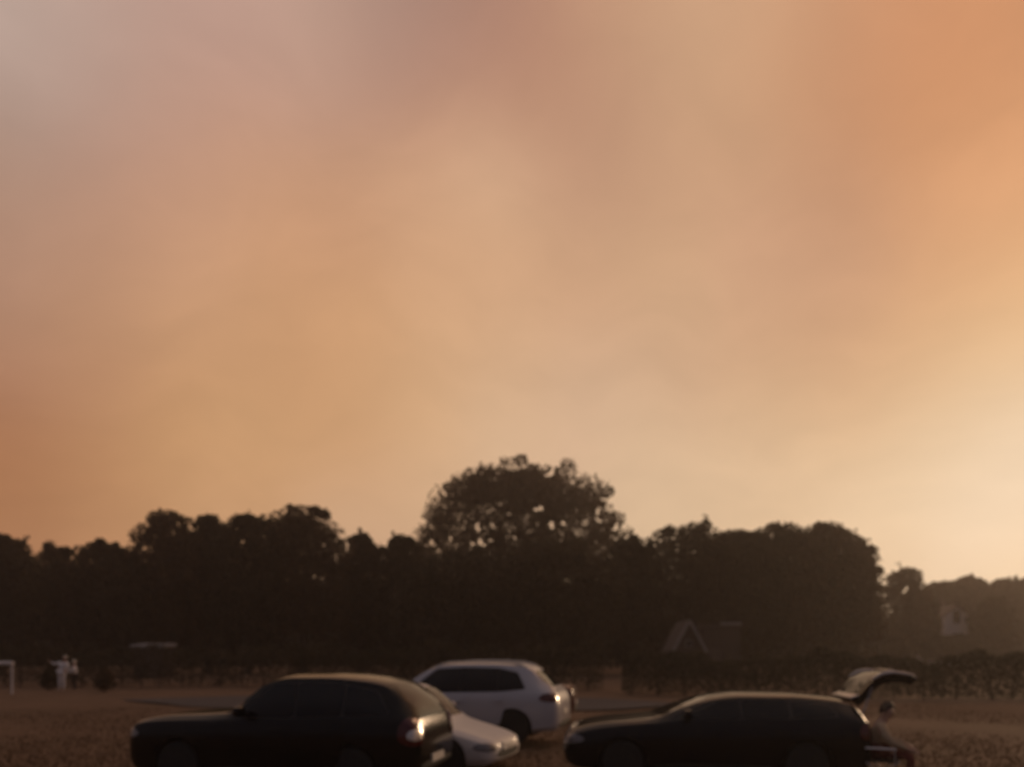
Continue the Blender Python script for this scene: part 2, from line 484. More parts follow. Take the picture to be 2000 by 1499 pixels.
# --- the skyline, left to right
Y1 = 60.0
tree('dark rounded tree cut by the left edge of the picture, beyond the goal frame', 2, 1040, 110, Y1, 11, z0=0.6, mk='leaf2')
tree('thin twiggy treetop in the low dip of the left skyline, second from the left edge', 104, 1062, 40, Y1 + 3, 12, z0=0.8, n=3960, lumps=16, lump_r=0.3, mk='leaf3', sprigs=6)
tree('low broad dark tree left of the tall flat-topped left group, right of the skyline dip', 200, 1054, 140, Y1 - 1, 13, z0=0.6, mk='leaf')
tree('tall bushy tree above the shed, at the left end of the flat-topped group', 330, 994, 112, Y1, 14, z0=0.6, mk='leaf3', n=8280, lump_r=0.22, gaps=[(349, 1025, 7)])
tree('narrow tree in the flat-topped left group, right of a bright notch in the skyline', 408, 1001, 56, Y1 + 1, 15, z0=0.6, n=5760, lumps=26, lump_r=0.3, mk='leaf2')
tree('pointed middle tree of the flat-topped left group', 484, 1000, 104, Y1 - 1, 16, z0=0.6, mk='leaf', n=8280, square=0.9)
tree('tallest tree of the flat-topped left group, with a ragged top, at its right end', 592, 981, 138, Y1, 17, z0=0.6, mk='leaf3', lump_r=0.2, sprigs=16, gaps=[(553, 1004, 6)])
tree('small pointed tree in the skyline dip, left of the big round tree', 706, 1040, 58, Y1 + 2, 18, z0=0.6, n=6120, lumps=24, lump_r=0.3, mk='leaf2', square=0.95)
tree('low tree touching the left foot of the big round tree', 786, 1044, 84, Y1 + 1, 19, z0=0.6, n=7560, lumps=30, lump_r=0.26, mk='leaf')
tree('low tree filling the front of the big round tree, behind the silver car', 900, 1066, 190, Y1 - 2, 20, z0=0.6, n=9000, mk='leaf2')
tree('low dark tree in front of the big round tree, on its right half', 1080, 1046, 200, Y1 - 2, 21, z0=0.6, n=9000, mk='leaf')
tree('low tree at the right foot of the big round tree', 1235, 1044, 84, Y1, 22, z0=0.6, n=7560, lumps=30, lump_r=0.26, mk='leaf2')
tree('rounded tree with a small peak, left one of the smooth right-hand group', 1348, 1018, 170, Y1, 23, z0=0.6, mk='leaf')
tree('lower tree in the shallow saddle of the smooth right-hand group', 1440, 1030, 130, Y1 + 2, 24, z0=0.6, mk='leaf2')
tree('broad domed tree of the smooth right-hand group, left of its highest crown', 1532, 1018, 160, Y1, 25, z0=0.6, mk='leaf')
tree('highest domed tree of the smooth right-hand group, stepping down on the right', 1612, 1014, 170, Y1 - 1, 26, widen=1.2, z0=0.6, mk='leaf3')
tree('lobed tree at the right end of the right-hand group, beside the bright gap', 1672, 1056, 84, Y1 - 1, 27, widen=1.1, z0=0.6, n=7560, lumps=30, lump_r=0.26, mk='leaf3', gaps=[(1722, 1135, 20)])
tree('thin flat-topped tree with holes in its crown, right of the bright gap', 1768, 1106, 84, 84, 28, widen=1.15, z0=0.6, n=5760, lumps=26, lump_r=0.24, mk='leaf3', gaps=[(1774, 1127, 5), (1769, 1153, 8), (1720, 1125, 18)])
tree('hazy low tree behind the far pale house', 1845, 1134, 100, 112, 29, z0=0.6, leaf=0.6, n=7560, mk='leaf')
tree('hazy far tree with a small knob, between the pale house and the right edge', 1892, 1124, 66, 116, 30, z0=0.6, leaf=0.6, n=6480, mk='leaf3')
tree('hazy far tree at the right edge of the picture', 1975, 1126, 150, 114, 31, z0=0.6, leaf=0.6, n=9000, mk='leaf')
# --- the big round tree
OAK_GAPS = [(1053, 994, 11), (932, 1030, 10), (962, 1030, 8), (922, 1066, 11), (940, 1062, 11), (1077, 1026, 9), (1104, 1024, 9), (1168, 998, 9), (1170, 1018, 8), (1203, 1031, 10),
            (1076, 925, 13), (1076, 905, 15), (1138, 948, 5), (845, 1062, 9), (880, 1050, 6), (990, 1004, 6), (1140, 1022, 6), (1005, 1050, 6), (1030, 1040, 6), (960, 1055, 6)]
tree('big round spreading tree that towers over the middle of the tree line', 1018, 905, 444, 78, 40, z0=9.0, leaf=0.34, n=34000, mk='leaf3', lumps=210, lump_r=0.125, sprigs=170, widen=1.02, dome=3.6, drop=0.95, rimp=4.2, fill=0.55, fill0=0.12, gaps=OAK_GAPS,
     name='oak_tree', group=None, depth=13)

# --- far woodland that closes the view behind the trees
rg = np.random.default_rng(99)
Pw = []
for _ in range(620):
    x = rg.uniform(-78, 84); y = rg.uniform(84, 100)
    px = 1000 + 1444 * x / y
    zt = rg.uniform(7.5, 11.2)
    if px > 1680: zt = rg.uniform(6.0, 8.5); y += 40; x = (px - 1000) / 1444 * y
    c = np.array([x, y, 0])
    q = sphere_pts(75, rg, 0.3) * np.array([3.2, 2.5, zt / 2]) + np.array([0, 0, zt / 2])
    Pw.append(c + q)
nl = 15000
xl = rg.uniform(-85, 110, nl)
Pw.append(np.stack([xl, 100 + rg.uniform(0, 6, nl), rg.uniform(0, 6.5, nl)], 1))
nl = 26000
xl = rg.uniform(-85, 39, nl)
Pw.append(np.stack([xl, 85 + rg.uniform(0, 5, nl), rg.uniform(0, 1, nl) * (10.2 + 0.6 * np.sin(xl * 0.6) + 0.4 * np.sin(xl * 1.7))], 1))
Pw = np.concatenate(Pw); Pw = Pw[Pw[:, 2] > 0.1]
wd = obj('woodland', quads_mesh('woodland', Pw, 1.0, rg), M['leaf2'])
tag(wd, 'dark mass of woodland closing the view behind the tree line', 'woodland', kind='stuff')


# --- hedges and shrubs at the edge of the field
def hedge(label, a, b, h, seed, width=1.5, leaf=0.12, n=20000, mk='leaf2'):
    rg = np.random.default_rng(seed)
    a, b = Vector(a), Vector(b)
    Ln = (b - a).length
    root = empty('hedge', ((a.x + b.x) / 2, (a.y + b.y) / 2, 0), math.atan2(b.y - a.y, b.x - a.x))
    tag(root, label, 'hedge', 'hedges along the far edge of the field')
    t_ = rg.uniform(-Ln / 2, Ln / 2, n)
    ph = rg.uniform(0, 6, 4)
    hh = h * (1 + 0.10 * np.sin(t_ * 0.9 + ph[0]) + 0.07 * np.sin(t_ * 2.3 + ph[1]) + 0.05 * np.sin(t_ * 5.1 + ph[2]))
    z = hh * rg.uniform(0, 1, n) ** 0.75
    y = rg.uniform(-1, 1, n) * width / 2 * (1 - 0.35 * (z / h) ** 2)
    P = np.stack([t_, y, z + 0.02], 1)
    obj('foliage', quads_mesh('foliage', P, leaf, rg), M[mk], root)
    bm = bmesh.new()
    for k in range(int(Ln / 1.1)):
        x = -Ln / 2 + 0.5 + k * 1.1 + rg.uniform(-.2, .2)
        add_tube(bm, [(x, 0, -.05), (x + rg.uniform(-.1, .1), rg.uniform(-.1, .1), h * 0.5), (x + rg.uniform(-.3, .3), rg.uniform(-.3, .3), h * 0.85)], [0.05, 0.035, 0.012], 5)
    st = obj('stems', bm, M['bark'], root)
    tag(st, kind='stuff')


hedge('dark hedge along the far left side of the field behind the people', (-36, 40.5), (-12.5, 40), 2.0, 51)
hedge('dark hedge behind the two middle cars, under the big round tree', (-12, 39), (4.5, 36.5), 2.1, 52)
hedge('brownish hedge along the right side of the field behind the open tailgate', (5, 33.5), (30, 28), 1.75, 53, n=40000, mk='leaf2', width=1.0)


def shrub(label, x, y, w, h, seed, mk='leaf2', n=700, leaf=0.16):
    rg = np.random.default_rng(seed)
    root = empty('shrub', (x, y, 0)); tag(root, label, 'shrub', 'small shrubs at the field edge')
    P = sphere_pts(n, rg, 0.2) * np.array([w / 2, w / 2, h / 2]) + np.array([0, 0, h / 2])
    P[:, 0] *= 1.15 - 0.75 * P[:, 2:3].ravel() / h; P[:, 1] *= 1.15 - 0.75 * P[:, 2:3].ravel() / h
    obj('foliage', quads_mesh('foliage', P, leaf, rg), M[mk], root)
    bm = bmesh.new()
    for k in range(5):
        a = k * 2 * PI / 5
        add_tube(bm, [(0, 0, -.03), (0.2 * w * math.cos(a), 0.2 * w * math.sin(a), h * 0.55)], [0.03, 0.01], 5)
    tag(obj('stems', bm, M['bark'], root), kind='stuff')


shrub('tapering brownish shrub at the field edge, right of the two people', -19.6, 35.6, 1.1, 1.15, 61, 'leaf3')
shrub('low round shrub just left of the two people at the field edge', -22.9, 36.6, 0.9, 1.2, 62)

# --- grass on the visible part of the field
rg = np.random.default_rng(5)
ng = 60000
yy = 8.0 + 20.0 * rg.uniform(0, 1, ng) ** 1.9
xx = rg.uniform(-1, 1, ng) * (yy * 0.74 + 1.5)
ok = ~((np.abs(yy - (28.2 - 0.10 * (xx + 6))) < 2.7) & (xx > -15) & (xx < 6.5) & (rg.uniform(0, 1, ng) > 0.12))
xx, yy = xx[ok], yy[ok]; ng = len(xx)
hh = rg.uniform(0.004, 0.024, ng) * np.clip((28 - yy) / 14.0, 0.1, 1) * (1 + 0.4 * np.sin(xx * 1.3) * np.sin(yy * 0.8)); an = rg.uniform(0, 2 * PI, ng); wdt = rg.uniform(0.012, 0.03, ng)
V = np.zeros((ng, 3, 3))
V[:, 0] = np.stack([xx - np.cos(an) * wdt, yy - np.sin(an) * wdt, np.full(ng, -0.04)], 1)
V[:, 1] = np.stack([xx + np.cos(an) * wdt, yy + np.sin(an) * wdt, np.full(ng, -0.04)], 1)
V[:, 2] = np.stack([xx + rg.normal(size=ng) * 0.04, yy + rg.normal(size=ng) * 0.04, hh], 1)
me = bpy.data.meshes.new('grass')
me.vertices.add(3 * ng); me.vertices.foreach_set('co', V.ravel())
me.loops.add(3 * ng); me.loops.foreach_set('vertex_index', np.arange(3 * ng, dtype=np.int32))
me.polygons.add(ng); me.polygons.foreach_set('loop_start', np.arange(0, 3 * ng, 3, dtype=np.int32)); me.polygons.foreach_set('loop_total', np.full(ng, 3, dtype=np.int32))
me.update(calc_edges=True)
tag(obj('grass', me, M['blade']), 'short dry grass of the field', 'grass', kind='stuff')


# ================================================================== small buildings in the trees
def gable_house(label, cat, name, x, y, w, d, eave, ridge, wall_m, roof_m, board_m, rz=0.0):
    root = empty(name, (x, y, 0), rz); tag(root, label, cat)
    hw, hd = w / 2, d / 2
    bm = bmesh.new()
    prof = [(-hw, 0), (hw, 0), (hw, eave), (0, ridge), (-hw, eave)]
    A = [bm.verts.new((px, -hd, pz)) for px, pz in prof]; B = [bm.verts.new((px, hd, pz)) for px, pz in prof]
    bm.faces.new(A); bm.faces.new(list(reversed(B)))
    for i in range(5):
        bm.faces.new((A[i], B[i], B[(i + 1) % 5], A[(i + 1) % 5]))
    bmesh.ops.recalc_face_normals(bm, faces=bm.faces)
    obj('wall', bm, wall_m, root)
    sl = math.atan2(ridge - eave, hw); ln = math.hypot(hw, ridge - eave) + 0.3
    for s in (-1, 1):
        rot = Matrix.Rotation(s * sl, 3, 'Y')
        c = Vector((s * hw * 0.5, 0, (eave + ridge) / 2)) + rot @ Vector((s * 0.12, 0, 0.06))
        obj('roof', box(c, (ln, d + 0.5, 0.09), 0.01, rot), roof_m, root)
        c2 = Vector((s * hw * 0.5, -hd - 0.27, (eave + ridge) / 2)) + rot @ Vector((s * 0.12, 0, 0.02))
        obj('bargeboard', box(c2, (ln, 0.04, 0.20), 0.008, rot), board_m, root)
    return root


hy = 51.0
hut = gable_house('small dark hut with a pale-edged steep gable among the right-hand trees', 'hut', 'garden_hut', (1335 - 1000) / 1444 * hy, hy, 2.0, 3.0, 2.0, 3.85, M['timber'], M['tile'], M['pale_board'])
obj('door', box((0, -1.53, 0.95), (0.8, 0.05, 1.9), 0.01), M['timber'], hut)
wf = obj('window', box((0, -1.53, 2.35), (0.5, 0.04, 0.5), 0.01), M['pale_board'], hut)
obj('pane', box((0, -1.556, 2.35), (0.4, 0.02, 0.4), 0.004), M['glass'], wf)

# low outbuilding with a pale strip of roof right of the hut
ob = empty('outbuilding', ((1405 - 1000) / 1444 * 53.5, 54.2, 0)); tag(ob, 'low dark outbuilding with a pale strip along its roof, right of the gabled hut', 'outbuilding')
obj('wall', box((0, 0, 1.75), (2.7, 2.4, 3.5), 0.01), M['timber'], ob)
obj('roof', box((0, 0, 3.62), (3.0, 2.7, 0.16), 0.02), M['tile'], ob)
obj('roof_edge', box((0.62, -1.37, 3.80), (1.5, 0.10, 0.20), 0.02), M['pale_board'], ob)
obj('door', box((-.5, -1.225, 1.0), (0.85, 0.05, 2.0), 0.01), M['tile'], ob)

# shed with a pale roof behind the left hedge
sh = empty('shed', ((287 - 1000) / 1444 * 50, 50.0 + 1.0, .1)); tag(sh, 'dark low shed with a pale flat roof edge behind the left hedge', 'shed')
obj('wall', box((0, 0, .95), (2.0, 1.8, 2.1), 0.01), M['timber'], sh)
obj('roof', box((0, 0, 2.12), (2.25, 2.1, 0.24), 0.03, Matrix.Rotation(R(3), 3, 'X')), M['pale_roof'], sh)
obj('door', box((0.3, -0.925, 0.92), (0.75, 0.05, 1.8), 0.01), M['tile'], sh)

# pale house far away at right
hy = 88.0
ho = gable_house('far pale-walled house at right with a dark upper window, seen over dark trees', 'house', 'house', (1867 - 1000) / 1444 * hy, hy + 3, 2.9, 6, 6.0, 7.1, M['render'], M['tile'], M['tile'])
wf = obj('window', box((.05, -3.02, 5.75), (0.85, 0.05, 1.5), 0.01), M['timber'], ho); obj('pane', box((.05, -3.05, 5.75), (0.70, 0.03, 1.35), 0.005), M['glass'], wf)
ch = obj('chimney', box((0.7, 0.9, 7.2), (0.6, 0.6, 1.3), 0.02), M['tile'], ho)
obj('chimney_pot', lathe([(0.11, 7.8), (0.14, 8.2), (0.10, 8.25)], 10, 'z'), M['tile'], ch)
tree('low hazy tree left of the far pale house', 1806, 1165, 50, 86, 71, widen=1.1, z0=0.4, n=3600, lumps=24, lump_r=0.3, mk='leaf', leaf=0.45)
tree('low hazy tree right of the far pale house', 1936, 1165, 66, 86, 72, widen=1.1, z0=0.4, n=3600, lumps=24, lump_r=0.3, mk='leaf', leaf=0.45)
tree('low dark tree below the far pale house', 1866, 1238, 84, 82, 73, z0=0.2, n=3600, lumps=24, lump_r=0.3, mk='leaf2', leaf=0.4)


# ================================================================== cars
def chaikin(p, it=2):
    for _ in range(it):
        q = []
        for i in range(len(p)):
            a, b = Vector(p[i]), Vector(p[(i + 1) % len(p)])
            q += [a * 0.75 + b * 0.25, a * 0.25 + b * 0.75]
        p = q
    return [Vector(x) for x in p]


def rounded(p, r=0.05, seg=4):
    q = []
    n = len(p)
    for i in range(n):
        a, b, c = Vector(p[i - 1]), Vector(p[i]), Vector(p[(i + 1) % n])
        d1, d2 = (a - b), (c - b)
        rr = min(r, d1.length * .4, d2.length * .4)
        s0, s1 = b + d1.normalized() * rr, b + d2.normalized() * rr
        for k in range(seg + 1):
            t_ = k / seg
            q.append(s0 * (1 - t_) ** 2 + b * 2 * t_ * (1 - t_) + s1 * t_ ** 2)
    # subdivide long edges so that the panel follows the body
    o_ = []
    for i in range(len(q)):
        a, b = q[i], q[(i + 1) % len(q)]
        m_ = max(1, int((b - a).length / 0.14))
        o_ += [a.lerp(b, k / m_) for k in range(m_)]
    return o_


def catmull(keys, x):
    ks = keys
    if x <= ks[0][0]: return np.array(ks[0][1:], float)
    if x >= ks[-1][0]: return np.array(ks[-1][1:], float)
    for i in range(len(ks) - 1):
        if ks[i][0] <= x <= ks[i + 1][0]:
            break
    t = (x - ks[i][0]) / (ks[i + 1][0] - ks[i][0])
    p1, p2 = np.array(ks[i][1:], float), np.array(ks[i + 1][1:], float)
    h = ks[i + 1][0] - ks[i][0]
    def slope(j):
        if j == 0 or j == len(ks) - 1:
            a, b = (j, j + 1) if j == 0 else (j - 1, j)
            return (np.array(ks[b][1:], float) - np.array(ks[a][1:], float)) / (ks[b][0] - ks[a][0])
        d0 = (np.array(ks[j][1:], float) - np.array(ks[j - 1][1:], float)) / (ks[j][0] - ks[j - 1][0])
        d1 = (np.array(ks[j + 1][1:], float) - np.array(ks[j][1:], float)) / (ks[j + 1][0] - ks[j][0])
        return np.where(d0 * d1 > 0, 2 * d0 * d1 / (d0 + d1 + 1e-12 * np.sign(d0 + d1 + 1e-15)), 0.0)
    m1, m2 = slope(i) * h, slope(i + 1) * h
    return (2 * t**3 - 3 * t**2 + 1) * p1 + (t**3 - 2 * t**2 + t) * m1 + (-2 * t**3 + 3 * t**2) * p2 + (t**3 - t**2) * m2


def car_body(Lc, Wc, keys, wheels, wr, paint, cut=None):
    """loft: u runs from the nose (0) to the tail; local +X is forward"""
    us = sorted(set([k[0] for k in keys] + list(np.linspace(0, Lc, 76))))
    rings = []
    for u in us:
        zt, zb, wt, w, z0 = catmull(keys, u)
        w *= Wc / 2; wt *= Wc / 2
        mid = z0 + (zb - z0) * 0.55
        half = [(0, z0), (w * 0.62, z0), (w * 0.90, z0 + 0.02), (w * 0.975, z0 + 0.10), (w * 0.99, z0 + (zb - z0) * 0.3), (w, mid), (w * 0.995, mid + (zb - mid) * 0.45),
                (w * 0.975, zb - 0.05), (w * 0.945, zb)]
        wb = w * 0.945
        gh = zt - zb
        if gh > 0.25:
            for k in (0.2, 0.45, 0.7, 0.9):
                e = k ** 1.25
                half.append((wb + (wt - wb) * e, zb + (gh - .09) * k))
            half += [(wt * 0.965, zt - .060), (wt * 0.85, zt - .036), (wt * 0.5, zt - .010), (0, zt)]
        else:
            for k in (0.25, 0.5, 0.7, 0.82):
                half.append((wb + (wt * 0.9 - wb) * k, zb + gh * k * 0.9))
            half += [(wt * 0.8, zb + gh * 0.90), (wt * 0.65, zb + gh * 0.95), (wt * 0.35, zb + gh * 0.99), (0, zt)]
        full = [(-y, z) for y, z in half[::-1]] + [(y, z) for y, z in half[1:-1]]
        rings.append([(Lc / 2 - u, y, z) for y, z in full])
    n = len(rings[0])
    v = [p for r_ in rings for p in r_]; f = []
    for i in range(len(rings) - 1):
        for k in range(n):
            f.append((i * n + k, i * n + (k + 1) % n, (i + 1) * n + (k + 1) % n, (i + 1) * n + k))
    f.append(tuple(range(n))); f.append(tuple(range(len(v) - 1, len(v) - n - 1, -1)))
    me = pydata('body', v, f)
    bm = bmesh.new(); bm.from_mesh(me); bmesh.ops.recalc_face_normals(bm, faces=bm.faces); bm.to_mesh(me)
    bvh = BVHTree.FromBMesh(bm)
    bm.free()
    me.materials.append(paint); me.materials.append(M['plastic'])
    o = bpy.data.objects.new('body', me); COL.objects.link(o)
    cb = bmesh.new()
    for (ux, s) in wheels:
        cyl = lathe([(wr + 0.055, -0.25), (wr + 0.055, 0.25)], 36)
        t_ = bpy.data.meshes.new('t'); cyl.to_mesh(t_); cyl.free()
        for vv in t_.vertices: vv.co += Vector((Lc / 2 - ux, s * (Wc / 2 - 0.05), wr))
        cb.from_mesh(t_); bpy.data.meshes.remove(t_)
    if cut: add_box(cb, *cut)
    cm = bpy.data.meshes.new('cut'); cb.to_mesh(cm); cb.free()
    cm.materials.append(M['plastic'])
    co = bpy.data.objects.new('cut', cm); COL.objects.link(co)
    md = o.modifiers.new('b', 'BOOLEAN'); md.object = co; md.operation = 'DIFFERENCE'; md.solver = 'EXACT'; md.material_mode = 'TRANSFER'
    dg = bpy.context.evaluated_depsgraph_get()
    nm = bpy.data.meshes.new_from_object(o.evaluated_get(dg))
    o.modifiers.clear(); o.data = nm
    bpy.data.objects.remove(co); bpy.data.meshes.remove(cm); bpy.data.meshes.remove(me)
    smooth(nm, 32)
    return o, bvh


def drape(bvh, outline, project, eps=0.005, rings=4, thick=0.02):
    """outline in 2D, project(p2) -> (origin, direction): lay a thin panel over the body"""
    c = Vector((sum(p[0] for p in outline) / len(outline), sum(p[1] for p in outline) / len(outline)))
    n = len(outline); v = []; f = []
    def hit(p):
        o, d = project(p)
        loc, nrm, idx, dist = bvh.ray_cast(o, d, 10)
        if loc is None: return None, None
        if nrm.dot(d) > 0: nrm = -nrm
        return loc, nrm
    levels = [1 - i / rings for i in range(rings)]
    last = None
    ring0n = []
    for s in levels:
        for p in outline:
            q = c + (Vector(p) - c) * s
            loc, nrm = hit(q)
            if loc is None: loc, nrm = (last if last else (Vector((0, 0, 1)), Vector((0, 0, 1))))
            last = (loc, nrm)
            v.append(loc + nrm * eps)
            if s == 1: ring0n.append(nrm)
    for i in range(len(levels) - 1):
        for k in range(n):
            f.append((i * n + k, i * n + (k + 1) % n, (i + 1) * n + (k + 1) % n, (i + 1) * n + k))
    loc, nrm = hit(c); v.append(loc + nrm * eps if loc is not None else v[-1])
    ci = len(v) - 1; b = (len(levels) - 1) * n
    for k in range(n): f.append((b + k, b + (k + 1) % n, ci))
    s0 = len(v)
    for k in range(n): v.append(v[k] - ring0n[k] * thick)
    for k in range(n): f.append((k, s0 + k, s0 + (k + 1) % n, (k + 1) % n))
    bm = bmesh.new(); me = pydata('p', v, f); bm.from_mesh(me); bpy.data.meshes.remove(me)
    bmesh.ops.recalc_face_normals(bm, faces=bm.faces)
    # outward: normals should face against the rays
    bm.faces.ensure_lookup_table()
    return bm


def make_wheel(parent, x, y, s, wr, tw=0.22):
    w = empty('wheel', (x, y, wr)); w.parent = parent
    t_ = lathe([(wr * 0.68, -tw / 2), (wr * 0.90, -tw / 2), (wr * 0.985, -tw * 0.38), (wr, -tw * 0.2), (wr, tw * 0.2), (wr * 0.985, tw * 0.38), (wr * 0.90, tw / 2), (wr * 0.68, tw / 2)], 36)
    obj('tyre', t_, M['tyre'], w, sm=40)
    bm = lathe([(wr * 0.70, -0.06), (wr * 0.70, 0.085), (wr * 0.66, 0.09), (wr * 0.63, 0.04), (wr * 0.2, 0.03), (wr * 0.18, 0.06), (0.02, 0.065)], 36)
    for k in range(5):
        a = k * 2 * PI / 5 + 0.3
        rot = Matrix.Rotation(-a, 3, 'Y')
        add_box(bm, rot @ Vector((wr * 0.42, 0.06, 0)), (wr * 0.52, 0.035, wr * 0.15), 0.008, rot)
    rm = obj('rim', bm, M['rim'], w, sm=40)
    if s < 0: rm.rotation_euler = (0, 0, PI)
    return w


def build_car(name, label, loc, rz, Lc, Wc, keys, wheels_u, wr, paint, panes, wind, rear, tail, head, doors, group='cars parked on the field', rails=None, mirror=None, cut=None, tail_inner=None,
              trim=None, fin=False, grille=None, plate=None, surround=None):
    root = empty(name, loc, rz); tag(root, label, 'car', group)
    wl = [(u, s) for u in wheels_u for s in (-1, 1)]
    body, bvh = car_body(Lc, Wc, keys, wl, wr, paint, cut)
    body.parent = root
    X = lambda u: Lc / 2 - u
    if surround is None:
        a_, z_ = panes[0], panes[-1]
        bot = [p_[i_] for p_ in panes for i_ in (0, 1)]; topc = [p_[i_] for p_ in reversed(panes) for i_ in (2, 3)]
        surround = [(a_[0][0] - .07, a_[0][1] - .022)] + [(x_, y_ - .022) for x_, y_ in bot[1:-1]] + [(z_[1][0] + .035, z_[1][1] - .018)] + [(topc[0][0] + .03, topc[0][1] + .02)] + [(x_, y_ + .022) for x_, y_ in topc[1:-1]] + [(topc[-1][0] - .05, topc[-1][1] + .018)]
    def side(s): return lambda p: (Vector((X(p[0]), s * 3, p[1])), Vector((0, -s, 0)))
    front = lambda p: (Vector((5, p[0], p[1])), Vector((-1, 0, 0)))
    back = lambda p: (Vector((-5, p[0], p[1])), Vector((1, 0, 0)))
    for s in (-1, 1):
        for i, pl in enumerate(panes):
            obj('side_window', drape(bvh, rounded(pl), side(s), 0.009), M['glass'], root, sm=40)
        obj('window_surround', drape(bvh, rounded(surround, .07), side(s), 0.004), M['plastic'], root, sm=40)
        for i, dp in enumerate(doors):
            d = obj('door', drape(bvh, rounded(dp, .06), side(s), 0.007), paint, root, sm=40)
            u0 = max(p[0] for p in dp) - 0.16; zt = max(p[1] for p in dp) - 0.16
            loc_, n_, _, _ = bvh.ray_cast(*side(s)((u0, zt)), 10)
            if loc_ is not None:
                obj('handle', box(loc_ + Vector((0, s * 0.028, 0)), (0.19, 0.03, 0.028), 0.01), paint, d, sm=40)
        for u, w in [(u, 0) for u in wheels_u]:
            make_wheel(root, X(u), s * (Wc / 2 - 0.125), s, wr)
        # tail lamp wraps the corner: side piece + rear piece in one drape from a diagonal direction
        def diag_back(p, s=s):
            d = Vector((0.62, -s * 0.78, 0)).normalized(); sd = Vector((-d.y, d.x, 0)) * s
            o_ = Vector((X(tail['u']), s * Wc * 0.44, p[1])) - d * 1.2 + sd * (-p[0])
            return (o_, d)
        tl = obj('tail_light', drape(bvh, chaikin(tail['out'], 2), diag_back, 0.014, thick=0.04), M['red_lens'], root, sm=40)
        for q in tail.get('clear', []):
            obj('clear_lens', drape(bvh, chaikin(q, 2), diag_back, 0.022, thick=0.03), M['clear_lens'], tl, sm=40)
        def diag_front(p, s=s):
            d = Vector((-0.72, -s * 0.69, 0)).normalized(); sd = Vector((-d.y, d.x, 0)) * -s
            o_ = Vector((X(head['u']), s * Wc * 0.42, p[1])) - d * 1.2 + sd * (-p[0])
            return (o_, d)
        hl = obj('headlight', drape(bvh, chaikin(head['out'], 2), diag_front, 0.012, thick=0.04), M['lamp_glass'], root, sm=40)
        if mirror:
            mu, mz = mirror
            loc_, n_, _, _ = bvh.ray_cast(*side(s)((mu, mz)), 10)
            bm = box(loc_ + Vector((0, s * 0.16, 0.05)), (0.12, 0.20, 0.14), 0.04)
            add_box(bm, loc_ + Vector((0.01, s * 0.05, -0.01)), (0.07, 0.14, 0.035), 0.01)
            obj('wing_mirror', bm, paint, root, sm=40)
        if rails:
            ru0, ru1, ry, rzz = rails
            pts = []
            for k in range(13):
                u = ru0 + (ru1 - ru0) * k / 12
                l_, _, _, _ = bvh.ray_cast(Vector((X(u), s * ry, 4)), Vector((0, 0, -1)), 10)
                lift = rzz * min(1, math.sin(PI * k / 12) * 2.6)
                pts.append(l_ + Vector((0, 0, lift - 0.005)))
            obj('roof_rail', tube(pts, 0.02, 8), M['rail'], root, sm=50)
        if trim:
            for tp in trim:
                obj('sill_trim', drape(bvh, chaikin(tp, 1), side(s), 0.012), M['plastic'], root, sm=40)
    if wind: obj('windscreen', drape(bvh, rounded(wind, .08), front, 0.006), M['glass'], root, sm=40)
    if rear: obj('rear_window', drape(bvh, rounded(rear, .08), back, 0.006), M['glass'], root, sm=40)
    obj('front_bumper_grille', drape(bvh, chaikin(grille or [(-.42, .34), (.42, .34), (.36, .5), (-.36, .5)], 2), front, 0.01), M['plastic'], root, sm=40)
    pz = plate or 0.62
    obj('rear_plate', drape(bvh, [(-.26, pz), (.26, pz), (.26, pz + .11), (-.26, pz + .11)], back, 0.02), M['plate'], root)
    obj('rear_bumper_trim', drape(bvh, chaikin([(-.7, .36), (.7, .36), (.66, .48), (-.66, .48)], 1), back, 0.012), M['plastic'], root, sm=40)
    obj('front_plate', drape(bvh, [(-.26, .42), (.26, .42), (.26, .53), (-.26, .53)], front, 0.03), M['plate'], root)
    return root, bvh, body


# ---- dark SUV, left foreground:       u, ztop, zbelt, wtop, w, zbottom
K_SIL0 = [(0.0, .84, .76, .62, .72, .38), (.07, .95, .86, .74, .86, .28), (.22, 1.01, .94, .82, .95, .22), (.6, 1.07, .99, .86, .985, .2), (1.08, 1.13, 1.03, .86, 1.0, .2),
         (1.46, 1.41, 1.04, .80, 1.0, .2), (1.86, 1.62, 1.05, .74, 1.0, .2), (2.32, 1.70, 1.06, .735, 1.0, .2), (3.1, 1.71, 1.08, .73, 1.0, .2), (3.6, 1.68, 1.10, .71, 1.0, .2),
         (3.80, 1.62, 1.11, .69, .99, .22), (4.10, 1.36, 1.11, .70, .975, .26), (4.42, 1.20, 1.08, .74, .955, .28), (4.52, 1.08, 1.0, .74, .92, .3), (4.58, .94, .88, .7, .84, .36), (4.6, .84, .80, .66, .78, .40)]
K_SUV = [(0.0, .84, .76, .62, .72, .38), (.07, .96, .87, .74, .86, .28), (.22, 1.02, .95, .82, .95, .22), (.6, 1.08, 1.0, .86, .985, .2), (1.55, 1.15, 1.04, .86, 1.0, .2),
         (1.9, 1.42, 1.05, .80, 1.0, .2), (2.22, 1.63, 1.06, .75, 1.0, .2), (2.55, 1.71, 1.07, .74, 1.0, .2), (3.1, 1.715, 1.09, .74, 1.0, .2), (3.6, 1.685, 1.10, .73, 1.0, .2),
         (4.02, 1.61, 1.11, .71, .99, .22), (4.26, 1.46, 1.11, .71, .98, .24), (4.44, 1.26, 1.09, .74, .965, .27), (4.54, 1.10, 1.02, .74, .93, .3), (4.585, .95, .89, .7, .86, .36), (4.6, .84, .80, .66, .80, .40)]
